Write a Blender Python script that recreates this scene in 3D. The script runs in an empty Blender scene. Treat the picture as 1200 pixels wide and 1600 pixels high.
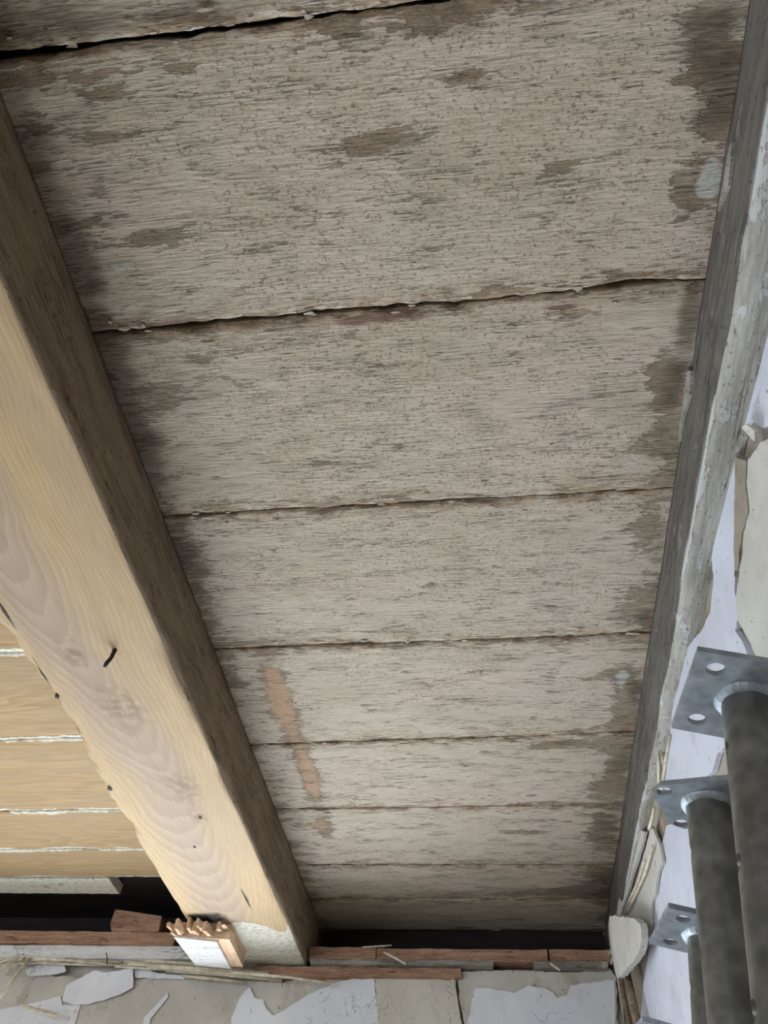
import bpy, bmesh, math
import numpy as np
from mathutils import Vector, Matrix
from mathutils.geometry import delaunay_2d_cdt

# ------------------------------------------------------------------ camera, world, lights, exposure
SC = bpy.context.scene
COL = SC.collection
CZ = 1.45                                   # eye height above the floor
FPX = 1200.0                                # focal length in px for a 1200 x 1600 frame
pit, rol, yaw = 0.8793036504771838, -0.07747544063425531, 0.173440820162753
_R = np.array([math.cos(yaw), math.sin(yaw), 0.]); _F0 = np.array([-math.sin(yaw), math.cos(yaw), 0.]); _Z = np.array([0, 0, 1.])
CF = math.cos(pit)*_F0 + math.sin(pit)*_Z
_D = math.sin(pit)*_F0 - math.cos(pit)*_Z
CR = math.cos(rol)*_R + math.sin(rol)*_D
CD = -math.sin(rol)*_R + math.cos(rol)*_D
cam_d = bpy.data.cameras.new('camera'); cam = bpy.data.objects.new('camera', cam_d); COL.objects.link(cam)
cam_d.sensor_fit = 'HORIZONTAL'; cam_d.sensor_width = 36.0; cam_d.lens = 36.0*FPX/1200.0
cam_d.clip_start = 0.01
M = Matrix.Identity(4)
for i in range(3):
    M[i][0] = CR[i]; M[i][1] = -CD[i]; M[i][2] = -CF[i]
M[2][3] = CZ
cam.matrix_world = M
SC.camera = cam

W = bpy.data.worlds.new('world'); SC.world = W; W.use_nodes = True
bg = W.node_tree.nodes['Background']; bg.inputs[0].default_value = (0.78, 0.88, 1.0, 1); bg.inputs[1].default_value = 1.0

def area(name, loc, look, sx, sy, power, col):
    l = bpy.data.lights.new(name, 'AREA'); l.shape = 'RECTANGLE'; l.size = sx; l.size_y = sy; l.energy = power; l.color = col
    o = bpy.data.objects.new(name, l); COL.objects.link(o)
    d = Vector(look) - Vector(loc)
    o.location = loc; o.rotation_euler = d.to_track_quat('-Z', 'Y').to_euler()
    return o
# daylight standing in the three window openings (far wall below the frame, left wall, added fill in the wall behind)
area('daylight_far_window', (-0.95, 2.36, CZ-0.10), (-0.95, 0.0, CZ-0.10), 1.25, 0.95, 68, (0.86, 0.93, 1.0))
area('daylight_side_window', (-2.78, -0.25, CZ+0.0), (0.0, -0.25, CZ+0.0), 1.7, 1.1, 20, (0.90, 0.95, 1.0))
area('added_rear_fill', (-1.55, -2.14, CZ+0.0), (-1.55, 0.0, CZ+0.0), 1.1, 1.0, 29, (0.88, 0.94, 1.0))  # added fill that brightens the far wall; no such window known

SC.cycles.max_bounces = 6; SC.cycles.diffuse_bounces = 4; SC.cycles.glossy_bounces = 3
SC.view_settings.view_transform = 'Standard'
SC.view_settings.look = 'None'
SC.view_settings.exposure = 0.1
SC.view_settings.gamma = 1.0
SC.view_settings.use_curve_mapping = False

# ------------------------------------------------------------------ helpers
def ray(px, py):
    return ((px-600)*CR + (py-800)*CD)/FPX + CF
def on_z(px, py, z):                        # photo pixel -> point of a horizontal plane, z above the eye
    d = ray(px, py); return d*(z/d[2])
def on_y(px, py, y):
    d = ray(px, py); return d*(y/d[1])
def xw(y):                                  # right wall is not quite square to the beams
    return .317 - .0296*(y-.73)
def on_w(px, py, off=0.):
    d = ray(px, py); t = (.317+.0296*.73-off)/(d[0]+.0296*d[1]); return d*t
H = .85                                     # ceiling boards above the eye
YB = 1.985                                  # plaster face of the far wall

def lin(r, g, b):
    f = lambda c: (c/255/12.92 if c/255 <= .04045 else ((c/255+.055)/1.055)**2.4)
    return (f(r), f(g), f(b), 1.0)

_tab = np.random.RandomState(7).rand(256, 256)
def vnoise(x, y, seed=0):
    x = np.asarray(x, float)+seed*17.31; y = np.asarray(y, float)+seed*9.77
    xi = np.floor(x).astype(int); yi = np.floor(y).astype(int); fx = x-xi; fy = y-yi
    fx = fx*fx*(3-2*fx); fy = fy*fy*(3-2*fy)
    a = _tab[xi & 255, yi & 255]; b = _tab[(xi+1) & 255, yi & 255]; c = _tab[xi & 255, (yi+1) & 255]; d = _tab[(xi+1) & 255, (yi+1) & 255]
    return (a*(1-fx)+b*fx)*(1-fy)+(c*(1-fx)+d*fx)*fy - .5
def fbm(x, y, seed=0, oct=4):
    s = 0; a = 1.
    for k in range(oct):
        s = s + a*vnoise(np.asarray(x)*2**k, np.asarray(y)*2**k, seed+k*3); a *= .5
    return s

def mesh_obj(name, verts, faces, mat=None, parent=None, smooth=False, mats=None, fmat=None, attrs=None):
    me = bpy.data.meshes.new(name)
    me.from_pydata([tuple(map(float, v)) for v in verts], [], [tuple(map(int, f)) for f in faces])
    if attrs:
        for k, v in attrs.items():
            at = me.attributes.new(k, 'FLOAT', 'POINT'); at.data.foreach_set('value', np.asarray(v, np.float32))
    for m in (mats or [mat]):
        me.materials.append(m)
    if fmat is not None:
        me.polygons.foreach_set('material_index', np.asarray(fmat, np.int32))
    if smooth:
        me.polygons.foreach_set('use_smooth', np.ones(len(me.polygons), bool))
    me.update()
    o = bpy.data.objects.new(name, me); COL.objects.link(o)
    if parent is not None: o.parent = parent
    return o
def empty(name, loc=(0, 0, 0)):
    o = bpy.data.objects.new(name, None); o.location = loc; o.empty_display_size = .1; COL.objects.link(o); return o
def tag(o, label=None, cat=None, group=None, kind=None):
    if label: o['label'] = label
    if cat: o['category'] = cat
    if group: o['group'] = group
    if kind: o['kind'] = kind
    return o

class MB:
    def __init__(s): s.v = []; s.f = []
    def add(s, v, f):
        n = len(s.v); s.v += [tuple(p) for p in v]; s.f += [tuple(i+n for i in q) for q in f]
    def box(s, x0, x1, y0, y1, z0, z1):
        s.add([(x0, y0, z0), (x1, y0, z0), (x1, y1, z0), (x0, y1, z0), (x0, y0, z1), (x1, y0, z1), (x1, y1, z1), (x0, y1, z1)],
              [(3, 2, 1, 0), (4, 5, 6, 7), (0, 1, 5, 4), (1, 2, 6, 5), (2, 3, 7, 6), (3, 0, 4, 7)])
    def prism(s, quad_a, quad_b):           # two matching polygons
        n = len(quad_a)
        s.add(list(quad_a)+list(quad_b), [tuple(range(n))[::-1], tuple(range(n, 2*n))]+[(i, (i+1) % n, n+(i+1) % n, n+i) for i in range(n)])
    def tube(s, pts, rad, n=8, cap=True):
        pts = [np.asarray(p, float) for p in pts]; rings = []
        for i, p in enumerate(pts):
            t = pts[min(i+1, len(pts)-1)]-pts[max(i-1, 0)]; t = t/np.linalg.norm(t)
            u = np.cross(t, [0.31, 0.17, .93]); u /= np.linalg.norm(u); w = np.cross(t, u)
            r = rad[i] if hasattr(rad, '__len__') else rad
            rings.append([p+r*(u*math.cos(a)+w*math.sin(a)) for a in np.arange(n)*2*math.pi/n])
        v = [q for r in rings for q in r]; f = []
        for i in range(len(pts)-1):
            for k in range(n):
                f.append((i*n+k, i*n+(k+1) % n, (i+1)*n+(k+1) % n, (i+1)*n+k))
        if cap:
            f.append(tuple(range(n))[::-1]); f.append(tuple(range((len(pts)-1)*n, len(pts)*n)))
        s.add(v, f)
    def build(s, name, mat, parent=None, smooth=False):
        return mesh_obj(name, s.v, s.f, mat, parent, smooth)

def inside(poly, P):
    poly = np.asarray(poly); x, y = P[:, 0], P[:, 1]; r = np.zeros(len(P), bool)
    for i in range(len(poly)):
        x0, y0 = poly[i]; x1, y1 = poly[i-1]
        c = ((y0 > y) != (y1 > y)); dy = (y1-y0) if y1 != y0 else 1e-12
        r ^= c & (x < (x1-x0)*(y-y0)/dy+x0)
    return r
def plan(outline, holes=(), grid=None, jit=.3, seed=1):
    """triangulate a flat outline with holes; inner points on a jittered grid"""
    outline = np.asarray(outline, float)
    pts = [tuple(p) for p in outline]; n = len(pts); edges = [(i, (i+1) % n) for i in range(n)]
    for h in holes:
        b = len(pts); pts += [tuple(p) for p in h]; edges += [(b+i, b+(i+1) % len(h)) for i in range(len(h))]
    if grid:
        lo, hi = outline.min(0), outline.max(0); rs = np.random.RandomState(seed)
        gx, gy = np.meshgrid(np.arange(lo[0], hi[0], grid), np.arange(lo[1], hi[1], grid))
        P = np.stack([gx.ravel(), gy.ravel()], 1)+(rs.rand(gx.size, 2)-.5)*grid*jit*2
        P = P[inside(outline, P)]
        for h in holes: P = P[~inside(h, P)]
        pts += [tuple(p) for p in P]
    r = delaunay_2d_cdt([Vector(p) for p in pts], edges, [], 0, 1e-6)
    V = np.array([(v.x, v.y) for v in r[0]]); T = np.array([t for t in r[2] if len(t) == 3])
    c = V[T].mean(1); ok = inside(outline, c)
    for h in holes: ok &= ~inside(h, c)
    return V, T[ok]
def rim(T):
    e = {}
    for t in T:
        for a, b in ((t[0], t[1]), (t[1], t[2]), (t[2], t[0])): e[(a, b)] = 1
    return [k for k in e if (k[1], k[0]) not in e]
def shell(V, T, front, back):
    n = len(V); f = [tuple(t) for t in T]+[tuple(n+i for i in t[::-1]) for t in T]
    for a, b in rim(T): f.append((b, a, n+a, n+b))
    return list(front)+list(back), f
def ragged(poly, step=.006, amp=.003, seed=1, scale=90):
    out = []; poly = np.asarray(poly, float)
    for i in range(len(poly)):
        a, b = poly[i], poly[(i+1) % len(poly)]; L = np.linalg.norm(b-a); k = max(1, int(L/step))
        nrm = np.array([-(b-a)[1], (b-a)[0]])/(L+1e-9)
        for j in range(k):
            p = a+(b-a)*j/k; w = fbm(p[0]*scale, p[1]*scale, seed, 3)*amp*2 if j else fbm(p[0]*scale, p[1]*scale, seed, 2)*amp
            out.append(p+nrm*w)
    return np.array(out)

# ------------------------------------------------------------------ materials (all procedural)
class G:
    def __init__(s, name):
        s.m = bpy.data.materials.new(name); s.m.use_nodes = True; s.t = s.m.node_tree; s.t.nodes.clear()
        s.out = s.t.nodes.new('ShaderNodeOutputMaterial'); s.b = s.t.nodes.new('ShaderNodeBsdfPrincipled')
        s.t.links.new(s.b.outputs[0], s.out.inputs[0])
        s.b.inputs['Specular IOR Level'].default_value = .25
    def set(s, sock, v):
        if hasattr(v, 'links') or isinstance(v, bpy.types.NodeSocket): s.t.links.new(v, sock)
        else: sock.default_value = v
    def n(s, typ, outk=0, props=None, **ins):
        nd = s.t.nodes.new('ShaderNode'+typ)
        for k, v in (props or {}).items(): setattr(nd, k, v)
        for k, v in ins.items():
            s.set(nd.inputs[int(k[1:]) if k[0] == 'i' and k[1:].isdigit() else k.replace('_', ' ')], v)
        return nd.outputs[outk]
    def pos(s, scale, objspace=False):
        p = s.n('TexCoord', 'Object') if objspace else s.n('NewGeometry', 'Position')
        return s.n('VectorMath', 0, {'operation': 'MULTIPLY'}, i0=p, i1=scale)
    def noise(s, vec, scale=1., detail=4., rough=.55, dist=0.):
        return s.n('TexNoise', 'Fac', None, Vector=vec, Scale=scale, Detail=detail, Roughness=rough, Distortion=dist)
    def math(s, op, a, b=0., clamp=False):
        return s.n('Math', 0, {'operation': op, 'use_clamp': clamp}, i0=a, i1=b)
    def step(s, v, a, b, lo=0., hi=1.):
        return s.n('MapRange', 0, {'interpolation_type': 'SMOOTHSTEP'}, i0=v, i1=a, i2=b, i3=lo, i4=hi)
    def mix(s, f, a, b, mode='MIX'):
        return s.n('MixRGB', 0, {'blend_type': mode}, i0=f, i1=a, i2=b)
    def attr(s, name):
        return s.n('Attribute', 'Fac', {'attribute_name': name})
    def fin(s, col, rough=.8, height=None, dist=.001, strength=1., metal=0., spec=None):
        s.set(s.b.inputs['Base Color'], col); s.set(s.b.inputs['Roughness'], rough); s.set(s.b.inputs['Metallic'], metal)
        if spec is not None: s.b.inputs['Specular IOR Level'].default_value = spec
        if height is not None:
            s.set(s.b.inputs['Normal'], s.n('Bump', 0, None, Strength=strength, Distance=dist, Height=height))
        return s.m

def m_painted_board():
    g = G('old_painted_board')
    bare = g.attr('bare'); dirt_shade = g.attr('dirt_shade'); edge = g.attr('edge'); fresh = g.attr('fresh'); spk = g.attr('speck')
    n1 = g.noise(g.pos((13, 42, 20)), 1, 4, .64, .3)
    n2 = g.noise(g.pos((38, 330, 60)), 1, 3, .62)
    nl = g.noise(g.pos((3, 5, 4)), 1, 3, .5)
    nf = g.noise(g.pos((225, 330, 225)), 1, 3, .62, .4)
    ns = g.noise(g.pos((330, 420, 300)), 1, 2, .5, 1.2)
    v = g.math('ADD', g.math('MULTIPLY', n1, .58), g.math('MULTIPLY', n2, .42))
    v = g.math('ADD', v, g.math('MULTIPLY', bare, .17))
    v = g.math('ADD', v, g.math('MULTIPLY', edge, .08))
    mb = g.step(v, .585, .625)
    # long thin cracks following the grain
    nc = g.noise(g.pos((7, 190, 40)), 1, 3, .6, .25)
    ridge = g.math('ABSOLUTE', g.math('SUBTRACT', nc, .5))
    gate = g.step(g.noise(g.pos((10, 30, 10)), 1.3, 3, .5), .50, .60)
    crack = g.math('MULTIPLY', g.step(ridge, .004, .016, 1., 0.), gate)
    # short crosswise crazing of the paint film
    vc = g.n('TexVoronoi', 'Distance', {'feature': 'DISTANCE_TO_EDGE'}, Vector=g.n('VectorMath', 0, {'operation': 'ADD'}, i0=g.pos((34, 105, 40)), i1=g.n('VectorMath', 0, {'operation': 'MULTIPLY'}, i0=g.n('TexNoise', 'Color', None, Vector=g.pos((40, 70, 40)), Scale=1., Detail=3.), i1=(1.3, 1.6, 1.))), Scale=1.)
    craz = g.math('MULTIPLY', g.step(vc, .0, .035, 1., 0.), g.step(g.noise(g.pos((9, 17, 9)), 1, 3, .5), .50, .62))
    speck = g.math('MULTIPLY', g.step(nf, .55, .65), g.step(g.math('ADD', g.math('MULTIPLY', g.noise(g.pos((9, 14, 9)), 1, 4, .55), 1.), g.math('MULTIPLY', spk, .25)), .48, .66))
    speck2 = g.step(ns, .665, .70)
    paint = g.mix(g.step(nl, .35, .65), lin(197, 187, 172), lin(202, 189, 175))
    paint = g.mix(g.step(g.noise(g.pos((5, 9, 5)), 1.7, 4, .6), .42, .68, 0., .55), paint, lin(180, 170, 150))
    paint = g.mix(g.math('MULTIPLY', g.step(n2, .40, .66), .40), paint, lin(164, 149, 131))
    wood = g.mix(g.step(n2, .35, .68), lin(128, 117, 101), lin(168, 156, 138))
    wood = g.mix(g.step(g.noise(g.pos((8, 14, 8)), 1, 2), .45, .6, 0., .5), wood, lin(132, 114, 96))
    wood = g.mix(g.step(g.math('ADD', fresh, g.math('MULTIPLY', g.math('SUBTRACT', n2, .5), 1.2)), .3, .6), wood, lin(186, 158, 132))
    base = g.mix(mb, paint, wood)
    base = g.mix(g.math('MULTIPLY', speck, .66), base, lin(112, 92, 73))
    base = g.mix(g.math('MULTIPLY', speck2, .7), base, lin(66, 56, 46))
    et = g.math('MULTIPLY', edge, g.step(g.noise(g.pos((24, 60, 20)), 1, 4, .6), .40, .60))
    base = g.mix(g.math('MULTIPLY', et, .66), base, g.mix(g.step(g.noise(g.pos((36, 60, 36)), 1, 3), .4, .6), lin(178, 155, 126), lin(120, 92, 72)))
    dn = g.step(g.math('ADD', g.math('MULTIPLY', dirt_shade, .62), g.math('MULTIPLY', g.noise(g.pos((16, 40, 20)), 1, 5, .62), .7)), .48, .86)
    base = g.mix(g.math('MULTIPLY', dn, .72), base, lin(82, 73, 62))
    base = g.mix(g.step(g.math('ADD', g.attr('rust'), g.math('MULTIPLY', g.math('SUBTRACT', n1, .5), 1.8)), .38, .62, 0., .85), base, g.mix(g.step(n2, .4, .6), lin(112, 88, 78), lin(138, 112, 98)))
    base = g.mix(g.step(g.math('ADD', g.attr('pale'), g.math('MULTIPLY', g.math('SUBTRACT', n1, .5), 1.6)), .4, .6, 0., .8), base, lin(196, 198, 192))
    base = g.mix(g.math('MULTIPLY', craz, .34), base, lin(78, 67, 55))
    base = g.mix(g.math('MULTIPLY', crack, .62), base, lin(70, 54, 41))
    h = g.math('SUBTRACT', g.math('ADD', g.math('MULTIPLY', n2, .55), g.math('MULTIPLY', n1, .35)), g.math('MULTIPLY', mb, .55))
    h = g.math('SUBTRACT', h, g.math('MULTIPLY', crack, .8))
    return g.fin(base, .85, h, .0038, 1., spec=.15)

def m_stripped(name, axis, tones, grey=True):
    """stripped softwood, grain along axis 0 (x) or 1 (y); attr paint keeps remains of white, attr aged greys it"""
    g = G(name)
    s = (1.0, 16., 16.) if axis == 0 else (16., 1.0, 16.)
    f = (14., 420., 300.) if axis == 0 else (420., 14., 300.)
    q = (4., 26., 20.) if axis == 0 else (26., 4., 20.)
    if axis == 1:                           # cathedral figure: rings about a tilted pith line
        sp = g.t.nodes.new('ShaderNodeSeparateXYZ'); g.t.links.new(g.pos((1, 1, 1)), sp.inputs[0])
        wb = g.noise(g.pos((3., 1.6, 3.)), 1, 3, .5); wb2 = g.noise(g.pos((20., 3., 20.)), 1, 2, .5)
        xc = g.math('ADD', g.math('ADD', sp.outputs[0], .585), g.math('MULTIPLY', g.math('SUBTRACT', wb, .5), .16))
        zc = g.math('ADD', g.math('MULTIPLY', sp.outputs[1], .11), -.02)
        r2 = g.math('SQRT', g.math('ADD', g.math('MULTIPLY', xc, xc), g.math('MULTIPLY', zc, zc)))
        w = g.math('FRACT', g.math('ADD', g.math('MULTIPLY', r2, 165.), g.math('MULTIPLY', wb2, 1.3)))
        heart = g.step(g.math('ABSOLUTE', xc), .015, .075, 1., 0.)
    else:
        ring = g.noise(g.pos(s), 1, 3, .45, .6); heart = 0.
        w = g.math('FRACT', g.math('MULTIPLY', ring, 17.))
    line = g.step(w, .0, .75)
    line = g.math('MULTIPLY', line, g.step(w, .86, 1., 1., 0.))
    fib = g.noise(g.pos(f), 1, 3, .6)
    big = g.noise(g.pos(q), 1, 4, .55)
    c = g.mix(g.math('MULTIPLY', line, .38), tones[0], tones[1])
    c = g.mix(g.step(big, .42, .66), c, tones[2], 'MULTIPLY') if False else g.mix(g.math('MULTIPLY', g.step(big, .40, .66), .6), c, tones[2])
    if axis == 1: c = g.mix(g.math('MULTIPLY', heart, .75), c, g.mix(g.math('MULTIPLY', line, .5), lin(166, 149, 133), lin(141, 125, 112)))
    c = g.mix(g.math('MULTIPLY', g.step(fib, .45, .7), .22), c, tones[3])
    knot = g.attr('knot')
    c = g.mix(g.math('MULTIPLY', knot, g.step(g.noise(g.pos((60, 60, 60)), 1, 4, .6), .35, .6)), c, tones[3])
    pa = g.attr('paint'); pn = g.noise(g.pos((30, 34, 30)), 1, 5, .65)
    mp = g.step(g.math('ADD', pa, g.math('MULTIPLY', g.math('SUBTRACT', pn, .5), 1.1)), .47, .55)
    wp = g.mix(g.step(g.noise(g.pos((90, 150, 90)), 1, 4, .6), .42, .66), lin(208, 205, 192), lin(176, 172, 156))
    c = g.mix(mp, c, wp)
    di = g.attr('dirt_shade')
    c = g.mix(g.step(g.math('ADD', di, g.math('MULTIPLY', g.math('SUBTRACT', pn, .5), .7)), .35, .8), c, lin(40, 34, 30))
    h = g.math('ADD', g.math('ADD', g.math('MULTIPLY', fib, .35), g.math('MULTIPLY', line, -.22)), g.math('MULTIPLY', mp, .8))
    return g.fin(c, .72, h, .0011, .7, spec=.25)

def m_aged(name, axis, c0, c1, c2, pat, amt=.5):
    g = G(name)
    q = (40., 5., 40.) if axis == 1 else (5., 40., 40.)
    f = (260., 22., 260.) if axis == 1 else (22., 260., 260.)
    a = g.noise(g.pos(q), 1, 5, .6, .4); b = g.noise(g.pos(f), 1, 4, .6)
    c = g.mix(g.step(a, .35, .65), c0, c1)
    c = g.mix(g.math('MULTIPLY', g.step(b, .42, .68), .6), c, c2)
    pn = g.noise(g.pos((34, 17, 34) if axis == 1 else (17, 34, 34)), 1, 6, .68)
    pa = g.attr('paint')
    mp = g.step(g.math('ADD', pn, g.math('MULTIPLY', pa, .3)), .60, .66)
    c = g.mix(g.math('MULTIPLY', mp, amt), c, pat)
    ck = g.math('ABSOLUTE', g.math('SUBTRACT', g.noise(g.pos((90, 3.5, 90) if axis == 1 else (3.5, 90, 90)), 1, 4, .55), .5))
    cr = g.math('MULTIPLY', g.step(ck, .004, .014, 1., 0.), g.step(g.noise(g.pos((8, 8, 8)), 1.1, 2), .5, .6))
    c = g.mix(g.math('MULTIPLY', cr, .8), c, lin(26, 22, 19))
    sp = g.step(g.noise(g.pos((190, 120, 190)), 1, 3, .6), .60, .68)
    c = g.mix(g.math('MULTIPLY', sp, .5), c, lin(44, 38, 32))
    h = g.math('ADD', g.math('ADD', g.math('MULTIPLY', b, .5), g.math('MULTIPLY', a, .4)), g.math('MULTIPLY', mp, .5))
    return g.fin(c, .85, h, .002, .8, spec=.15)

def m_plaster(name, c0, c1, stain, amt=.5, bump=.0010, spots=True):
    g = G(name)
    a = g.noise(g.pos((7, 7, 7)), 1, 4, .6); b = g.noise(g.pos((60, 60, 60)), 1, 5, .6); s = g.noise(g.pos((17, 17, 11)), 1, 5, .66)
    c = g.mix(g.step(a, .35, .65), c0, c1)
    c = g.mix(g.math('MULTIPLY', g.step(s, .52, .70), amt), c, stain)
    if spots:
        sp = g.step(g.noise(g.pos((120, 120, 70)), 1, 3, .6), .675, .70)
        c = g.mix(g.math('MULTIPLY', sp, .7), c, lin(92, 86, 80))
    ve = g.n('TexVoronoi', 'Distance', {'feature': 'DISTANCE_TO_EDGE'}, Vector=g.n('VectorMath', 0, {'operation': 'ADD'}, i0=g.pos((17, 17, 12)), i1=g.n('VectorMath', 0, {'operation': 'MULTIPLY'}, i0=g.n('TexNoise', 'Color', None, Vector=g.pos((22, 22, 22)), Scale=1., Detail=4.), i1=(1.2, 1.2, 1.2))), Scale=1.)
    ck = g.math('MULTIPLY', g.step(ve, .004, .016, 1., 0.), g.step(g.noise(g.pos((9, 9, 9)), 1, 2), .52, .60))
    c = g.mix(g.math('MULTIPLY', ck, .38), c, lin(100, 92, 82))
    return g.fin(c, .9, b, bump, .6, spec=.1)

def m_simple(name, c0, c1, scale=(40, 40, 40), rough=.8, bump=.0008, metal=0., spec=.2):
    g = G(name)
    a = g.noise(g.pos(scale), 1, 5, .6)
    return g.fin(g.mix(g.step(a, .35, .66), c0, c1), rough, a, bump, .6, metal, spec)

def m_flat(name, c0, c1, scale):
    g = G(name)
    return g.fin(g.mix(g.step(g.noise(g.pos(scale), 1, 1), .35, .66), c0, c1), .9)

def m_steel(name='galvanised_steel', dk=0):
    g = G(name)
    a = g.noise(g.pos((26, 26, 26), True), 1, 5, .6); b = g.noise(g.pos((120, 120, 30), True), 1, 4, .6)
    sp = g.n('TexVoronoi', 'Distance', None, Vector=g.pos((70, 70, 70), True), Scale=1.)
    c = g.mix(g.step(a, .36, .66), lin(158-dk, 166-dk*1.22, 176-dk*1.62), lin(134-dk, 142-dk*1.22, 150-dk*1.62))
    c = g.mix(.25, c, sp, 'OVERLAY')
    c = g.mix(g.math('MULTIPLY', g.step(b, .56, .74), .5), c, lin(104, 102, 96))
    rust = g.step(g.noise(g.pos((15, 15, 9), True), 1, 5, .65), .64, .74)
    c = g.mix(g.math('MULTIPLY', rust, .35), c, lin(120, 104, 84))
    r = g.step(a, .3, .7, .42-dk*.002, .58-dk*.003)
    return g.fin(c, r, b, .0005, .4, .62, .4)

MAT = dict(
    board=m_painted_board(),
    honey=m_stripped('stripped_board_wood', 0, (lin(168, 142, 104), lin(126, 102, 74), lin(154, 134, 104), lin(104, 84, 62))),
    beam=m_stripped('stripped_beam_wood', 1, (lin(187, 162, 123), lin(165, 140, 110), lin(172, 150, 122), lin(128, 104, 78))),
    side=m_aged('aged_beam_side', 1, lin(142, 124, 105), lin(116, 100, 84), lin(160, 144, 124), lin(162, 152, 136), .5),
    rside=m_aged('sooty_beam_side', 1, lin(98, 94, 88), lin(76, 72, 68), lin(118, 112, 104), lin(142, 142, 138), .45),
    rbot=m_aged('limewashed_beam_underside', 1, lin(166, 164, 156), lin(140, 137, 128), lin(182, 181, 174), lin(188, 190, 192), .7),
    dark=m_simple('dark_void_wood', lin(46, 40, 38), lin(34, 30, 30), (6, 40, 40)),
    redwood=m_aged('red_brown_lath', 0, lin(178, 142, 118), lin(146, 112, 92), lin(196, 164, 138), lin(118, 88, 72), .5),
    greylath=m_aged('grey_lath', 0, lin(150, 146, 138), lin(118, 112, 104), lin(176, 172, 166), lin(196, 194, 190), .7),
    whitewood=m_aged('white_painted_wood', 0, lin(226, 226, 226), lin(208, 208, 210), lin(236, 236, 238), lin(176, 174, 170), .5),
    raw=m_aged('raw_split_wood', 1, lin(222, 194, 164), lin(198, 164, 132), lin(232, 208, 180), lin(120, 88, 66), .5),
    white=m_plaster('white_limewash_flake', lin(234, 236, 242), lin(224, 227, 235), lin(205, 203, 198), .35, .0006),
    cream=m_plaster('cream_plaster', lin(214, 210, 200), lin(202, 197, 186), lin(176, 166, 148), .5),
    grey=m_plaster('grey_lime_plaster', lin(208, 204, 196), lin(192, 188, 180), lin(162, 150, 128), .6, .0012),
    clay=m_plaster('clay_base_coat', lin(160, 152, 140), lin(140, 131, 119), lin(112, 101, 88), .7, .003),
    reed=m_simple('dry_reed', lin(226, 219, 200), lin(192, 183, 162), (60, 60, 60), .6),
    iron=m_simple('rusty_iron', lin(48, 38, 34), lin(34, 28, 26), (200, 200, 200), .7),
    steel=m_steel(), tube=m_steel('weathered_steel_tube', 34),
    floor=m_flat('dusty_floor_boards', lin(186, 176, 160), lin(166, 156, 140), (3, 30, 30)),
    brownwall=m_flat('brown_wall_boards', lin(92, 76, 62), lin(74, 60, 48), (30, 30, 3)),
    wwhite=m_plaster('toned_down_wall_white', lin(196, 200, 211), lin(184, 187, 198), lin(168, 164, 158), .45, .0008),  # white plaster toned darker to offset strong light on this wall
    wcream=m_plaster('toned_down_wall_plaster', lin(192, 190, 184), lin(178, 176, 168), lin(158, 150, 136), .55, .0012),  # cream plaster toned darker likewise, the light's offset put into its colour
    room=m_flat('room_plaster', lin(204, 198, 188), lin(190, 184, 172), (4, 4, 4)),
)

# ------------------------------------------------------------------ room shell
XL, YF, FLOORZ = -2.55, -1.9, -CZ           # left wall, wall behind, floor (relative to the eye)
def Zr(z): return z+CZ
floor = MB(); floor.box(XL-.25, .75, YF-.2, 2.35, -.12, -.03)
fl = floor.build('floor', MAT['dark']); tag(fl, 'dusty boarded floor of the room below the ceiling', 'floor', kind='structure')
proto = None
for i in range(21):
    b = MB(); y0 = YF+i*.186
    b.box(XL, .33, y0, y0+.182, -.03, 0.0)
    if y0+.182 < 1.99: b.build('floor_board', MAT['floor'], fl)

def wall_with_hole(name, label, axis, c0, c1, a0, a1, z0, z1, h, mat):
    """axis 'x': wall spans x0..x1 thick, runs along y; axis 'y' the other way. h = (a0,a1,z0,z1) opening"""
    m = MB()
    def bx(A0, A1, Z0, Z1):
        if axis == 'x': m.box(c0, c1, A0, A1, Zr(Z0), Zr(Z1))
        else: m.box(A0, A1, c0, c1, Zr(Z0), Zr(Z1))
    bx(a0, h[0], z0, z1); bx(h[1], a1, z0, z1); bx(h[0], h[1], z0, h[2]); bx(h[0], h[1], h[3], z1)
    if axis == 'y': m.box(a0, a1, 2.145, c1, Zr(z1), Zr(1.0))
    o = m.build(name, mat); tag(o, label, 'wall', kind='structure'); return o
wall_left = wall_with_hole('wall_left', 'plastered side wall with a window, left of the beams', 'x', XL-.22, XL, YF, 2.3, -CZ, 1.0, (-1.15, .65, -.6, .6), MAT['room'])
wall_back = wall_with_hole('wall_back', 'far wall with crumbling plaster, reed mat and a window below', 'y', 2.0, 2.3, XL, .62, -CZ, .722, (-1.6, -.3, -.62, .42), MAT['grey'])
m = MB()
for b_ in ((XL-.22, -2.15, 0, Zr(1.0)), (-.95, .62, 0, Zr(1.0)), (-2.15, -.95, 0, Zr(-.55)), (-2.15, -.95, Zr(.55), Zr(1.0))): m.box(b_[0], b_[1], YF-.2, YF, b_[2], b_[3])
wf = m.build('wall_front', MAT['brownwall']); tag(wf, 'dark brown boarded wall with an added window, behind the viewer', 'wall', kind='structure')
m = MB(); m.prism([(xw(YF), YF, 0), (.62, YF, 0), (.62, 2.0, 0), (xw(2.0), 2.0, 0)], [(xw(YF), YF, Zr(.752)), (.62, YF, Zr(.752)), (.62, 2.0, Zr(.752)), (xw(2.0), 2.0, Zr(.752))])
wall_right = m.build('wall_right', MAT['clay']); tag(wall_right, 'right wall of brown clay coat under cracked white plaster', 'wall', kind='structure')
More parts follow.
